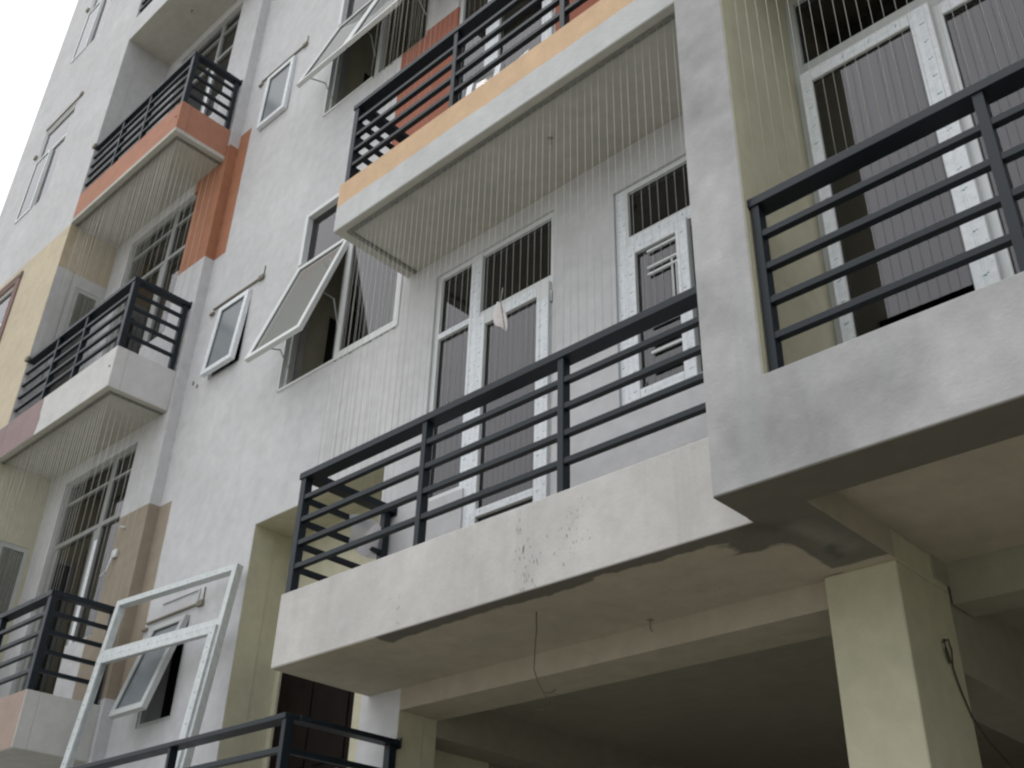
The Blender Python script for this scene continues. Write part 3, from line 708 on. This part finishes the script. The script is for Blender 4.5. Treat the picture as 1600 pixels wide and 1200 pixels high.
# ------------------------------------------------------------------ rooms seen through open sashes and panes
rm = MB()
def interior(x0, x1, y0, y1, z0, z1, mats, doorway=True):
    """one storey of a room: inner faces of floor, ceiling and walls"""
    t = 0.02; m = MB()
    m.box(x0, x1, y0, y1, z0-t, z0).box(x0, x1, y0, y1, z1, z1+t).box(x0, x1, y1, y1+t, z0, z1).box(x1, x1+t, y0, y1, z0, z1)
    if doorway:
        m.box(x0-t, x0, y0, y0+0.24, z0, z1).box(x0-t, x0, y0+1.25, y1, z0, z1).box(x0-t, x0, y0+0.24, y0+1.25, z0+2.15 if z1-z0 > 2.3 else z1-0.2, z1)
    else: m.box(x0-t, x0, y0, y1, z0, z1)
    return m.build('room', mats, B)
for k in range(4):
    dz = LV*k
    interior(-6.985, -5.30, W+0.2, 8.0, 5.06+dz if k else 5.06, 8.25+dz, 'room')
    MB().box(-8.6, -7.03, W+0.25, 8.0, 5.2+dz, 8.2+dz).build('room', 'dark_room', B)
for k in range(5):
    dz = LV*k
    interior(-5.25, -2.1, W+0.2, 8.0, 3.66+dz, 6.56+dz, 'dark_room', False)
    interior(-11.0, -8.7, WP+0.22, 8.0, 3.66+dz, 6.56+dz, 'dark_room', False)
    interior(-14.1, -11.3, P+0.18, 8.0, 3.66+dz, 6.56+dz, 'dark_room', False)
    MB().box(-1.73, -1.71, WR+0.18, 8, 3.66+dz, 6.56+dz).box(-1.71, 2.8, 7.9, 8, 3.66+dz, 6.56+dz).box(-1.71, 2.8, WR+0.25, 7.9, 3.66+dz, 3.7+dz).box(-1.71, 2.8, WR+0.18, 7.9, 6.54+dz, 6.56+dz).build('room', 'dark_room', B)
MB().box(-8.45, -7.5, W+0.23, W+1.5, 3.2, 3.25).box(-8.45, -7.5, W+1.5, W+1.55, 3.2, 4.7).box(-8.5, -8.45, W+0.21, W+1.5, 3.2, 4.7).box(-7.5, -7.45, W+0.21, W+1.5, 3.2, 4.7).box(-8.45, -7.5, W+0.21, W+1.5, 4.7, 4.75).build('room', 'dark_room', B)

# ------------------------------------------------------------------ cable screens between slab and handrail
def cable_screen(label, xs, y, z0, z1, side=None, trk=None, rad=0.00100):
    zt = z1
    t = thing('cable_screen', label, 'safety screen', 'cable safety screens of the balconies', ((xs[0]+xs[-1])/2, y, z0))
    ox, oy, oz = t.location
    def loc(o): o.location = (-ox, -oy, -oz); o.parent = t; return o
    m = MB().box(trk[0], trk[1], y-0.016, y+0.016, zt-0.014, zt)
    if side: m.box(side[0]-0.016, side[0]+0.016, y+0.016, side[2], zt-0.014, zt)
    loc(m.build('track', 'track', None))
    m = MB().box(trk[0], trk[1], y-0.012, y+0.012, z0, z0+0.004)
    if side: m.box(side[0]-0.012, side[0]+0.012, y+0.012, side[2], z0, z0+0.004)
    loc(m.build('lower_track', 'rail', None))
    base = None; rr = random.Random(len(xs))
    def cab(x, yy):
        nonlocal base
        if base is None:
            mb = MB().tube([(0, 0, z0), (0, 0, zt-0.012)], rad, 5); base = mb.build('cable', 'cable', None, 0, True); o = base
        else:
            o = base.copy(); col.objects.link(o)
        o.parent = t; o.location = (x-ox, yy-oy, -oz); o.rotation_euler = (rr.uniform(-.0006, .0006), rr.uniform(-.0006, .0006), 0)
    for x in xs: cab(x, y)
    if side:
        n = max(2, int((side[2]-y-0.05)/0.052))
        for i in range(1, n+1): cab(side[0], y+i*(side[2]-y-0.03)/n)
    return t
def rng(a, b, st): 
    n = int((b-a)/st); return [a+i*(b-a)/n for i in range(n+1)]
cable_screen('fine cables from the middle balcony rail up to the slab with the peach edge', rng(-5.22, -2.05, 0.0555), 3.575, 4.545, 6.577, (-5.22, 0, W-0.01), (-5.236, -2.02))
cable_screen('fine cables above the peach edged balcony rail, in front of the red wall', rng(-5.22, -2.05, 0.0555), 3.575, 4.565+LV, 6.577+LV, (-5.22, 0, W-0.01), (-5.236, -2.02))
cable_screen('widely spaced bright cables above the rail right of the grey pillar', rng(-1.70, 2.8, 0.0525), 3.275, 4.635, 6.58, None, (-1.735, 2.84))
for k, lab in ((0, 'cables between the salmon balcony and the white balcony at far left'), (1, 'cables between the white balcony and the orange balcony at far left')):
    cable_screen(lab, rng(-11.06, -8.80, 0.055), 3.575, 4.57+LV*k, 6.577+LV*k, (-8.80, 0, WP-0.01), (-11.095, -8.784), 0.00165)

# ------------------------------------------------------------------ loose things
# unfitted window frame leaning on the landing
fr = thing('window_frame', 'unglazed white window frame leaning on the wall behind the lowest railing', 'window frame')
yaw, lean, roll = 0.128, -0.122, -0.018
Rm = Matrix.Rotation(yaw, 4, 'Z') @ Matrix.Rotation(lean, 4, 'X') @ Matrix.Rotation(roll, 4, 'Y')
wd_, ht_ = 1.5, 2.41; tl = Vector((-8.414, 3.935, 4.517))
base = tl + Rm @ Vector((0, 0, -ht_)); fr.matrix_world = Matrix.Translation(base) @ Rm
t = 0.052
m = MB(); m.box(0, t, 0, 0.065, 0, ht_).box(wd_-t, wd_, 0, 0.065, 0, ht_).box(t, wd_-t, 0, 0.065, ht_-t, ht_).box(t, wd_-t, 0, 0.065, 0, t)
m.build('outer_frame', 'film_dull', fr, 0.003)
m = MB().box(t, wd_-t, 0.002, 0.06, ht_-0.555, ht_-0.455).build('transom', 'film_dull', fr, 0.003)
m = MB(); frame_rect(m, t*0.6, wd_-t*0.6, -0.022, -0.001, t*0.6, ht_-0.515, 0.068); m.build('inner_frame', 'film_dull', fr, 0.003)
s2 = MB(); rr = random.Random(5)
for zz in [0.1+i*0.115 for i in range(16)]:
    for xx in (t*0.6+0.03, wd_-t*0.6-0.03):
        s2.box(xx-0.012, xx+0.008, -0.0228, -0.0222, zz, zz+0.007); s2.box(xx-0.001, xx+0.001, -0.0228, -0.0222, zz+0.02, zz+0.08, 1)
for i in range(12):
    xx = 0.1+i*0.115; s2.box(xx, xx+0.007, -0.0228, -0.0222, ht_-0.54, ht_-0.522); s2.box(xx+0.02, xx+0.08, -0.0228, -0.0222, ht_-0.531, ht_-0.529, 1)
    s2.box(xx, xx+0.03, -0.0006, -0.0001, ht_-0.03, ht_-0.022, 1)
s2.build('film_print', ['print', 'print_pale'], fr)

# rag caught in the cables
rg = MB(); n = 9
pts = []
for i in range(n+1):
    tt = i/n; z = 5.14-0.19*tt; wv = 0.008+0.048*math.sin(min(1.0, tt*1.25)*1.9)**1.2 if tt < .9 else 0.035
    cx = -3.59+tt*0.03
    pts.append([(cx-wv, 3.556, z+0.02*tt), (cx-wv*0.3, 3.545-0.010*tt, z), (cx+wv*0.5, 3.556+0.012*tt, z-0.015*tt), (cx+wv*0.9, 3.566, z-0.05*tt)])
for a, b in zip(pts, pts[1:]):
    for j in range(3): rg.face([a[j], a[j+1], b[j+1], b[j]])
rag = rg.build('rag', 'rag', None, 0, True, True)
sol = rag.modifiers.new('thick', 'SOLIDIFY'); sol.thickness = 0.003
ss = rag.modifiers.new('ss', 'SUBSURF'); ss.levels = 1; ss.render_levels = 2
tag(rag, 'small white rag tied in the cables in front of the balcony door', 'rag')
MB().tube([(-3.57, 3.567, 5.24), (-3.575, 3.56, 5.14), (-3.555, 3.556, 5.05), (-3.535, 3.562, 4.93)], 0.004).build('string', 'stain', rag)

# sheet of translucent plastic hooked on the side rail
ps = MB(); nx, nz = 8, 6
gr = []
for i in range(nx+1):
    row = []
    for j in range(nz+1):
        u, v = i/nx, j/nz
        row.append((-5.222+0.03*math.sin(u*3+v*2), 3.87+0.28*u+0.012*math.sin(v*3), 4.37-0.22*v+0.02*math.sin(u*3.1)*(1-2*v)))
    gr.append(row)
for i in range(nx):
    for j in range(nz): ps.face([gr[i][j], gr[i+1][j], gr[i+1][j+1], gr[i][j+1]])
sh = ps.build('plastic_sheet', 'plastic', None, 0, True, True)
sh.modifiers.new('ss', 'SUBSURF').render_levels = 2
tag(sh, 'crumpled translucent plastic sheet hanging inside the side railing of the nearest complete balcony', 'plastic sheet')

# wires
w1 = MB().tube([(-3.418, 3.74, 3.272), (-3.415, 3.74, 3.18), (-3.428, 3.745, 3.08), (-3.436, 3.75, 2.99), (-3.415, 3.76, 2.92), (-3.39, 3.77, 2.875), (-3.345, 3.77, 2.868), (-3.31, 3.765, 2.875)], 0.0028)
w1.tube([(-3.39, 3.77, 2.875), (-3.36, 3.78, 2.83), (-3.40, 3.79, 2.80), (-3.46, 3.80, 2.81)], 0.002)
tag(w1.build('hanging_wire', 'wire', None), 'thin bent wire hanging from the underside of the balcony slab', 'wire')
w2 = MB().tube([(-1.755, 4.53, 2.985), (-1.735, 4.55, 3.0), (-1.74, 4.58, 2.96), (-1.75, 4.585, 2.89), (-1.752, 4.60, 2.86), (-1.752, 4.63, 2.80), (-1.752, 4.70, 2.70), (-1.74, 4.80, 2.62), (-1.70, 5.1, 2.45)], 0.004)
w2.tube([(-1.748, 4.54, 3.0), (-1.744, 4.53, 2.95), (-1.748, 4.56, 2.90)], 0.007)
tag(w2.build('hanging_wire', 'wire', None), 'loose dark wire running down the shaded side of the garage column', 'wire')

# paper flowers hanging behind the balcony door glass
fl = thing('paper_flower_garland', 'string of small red, yellow and green paper flowers behind the balcony door glass', 'garland')
rr = random.Random(9)
for (x, z, c, s) in ((-4.70, 4.80, 'yel', .035), (-4.85, 4.76, 'redp', .035), (-4.66, 4.62, 'grn', .03), (-4.28, 4.78, 'yel', .035), (-4.30, 4.70, 'redp', .03), (-4.06, 4.58, 'org', .04), (-4.20, 4.53, 'yel', .03), (-4.02, 4.60, 'redp', .03)):
    f = MB(); y = W+0.16
    for a in range(7):
        t0 = a*2*math.pi/7; t1 = t0+0.75
        f.face([(x, y, z), (x+s*math.cos(t0), y-0.01, z+s*math.sin(t0)), (x+1.15*s*math.cos((t0+t1)/2), y-0.015, z+1.15*s*math.sin((t0+t1)/2)), (x+s*math.cos(t1), y-0.01, z+s*math.sin(t1))])
    q = f.build('flower', c, fl); md = q.modifiers.new('thick', 'SOLIDIFY'); md.thickness = 0.003
MB().tube([(-4.95, W+0.165, 5.0), (-4.7, W+0.165, 4.78), (-4.45, W+0.165, 4.7), (-4.25, W+0.165, 4.72), (-4.0, W+0.165, 4.6)], 0.002).build('string', 'rag', fl)

# film-wrapped sashes stored on the peach edged balcony
for i, (x, lab) in enumerate(((-4.60, 'white film-wrapped sash leaning behind the railing of the peach edged balcony, left one'), (-4.22, 'white film-wrapped sash leaning behind the railing of the peach edged balcony, right one'))):
    o = thing('stored_sash', lab, 'window sash', 'film-wrapped sashes stored on the balcony', (x, 3.93, 3.645+LV))
    o.rotation_euler = (math.radians(-9), 0, math.radians(6-14*i))
    f = MB(); frame_rect(f, 0, 0.34, 0, 0.05, 0, 1.28-0.3*i, 0.06); f.build('sash_frame', 'film', o, 0.003)
    MB().box(0.06, 0.28, 0.02, 0.026, 0.06, 1.22-0.3*i).build('pane', 'glass_clear', o)
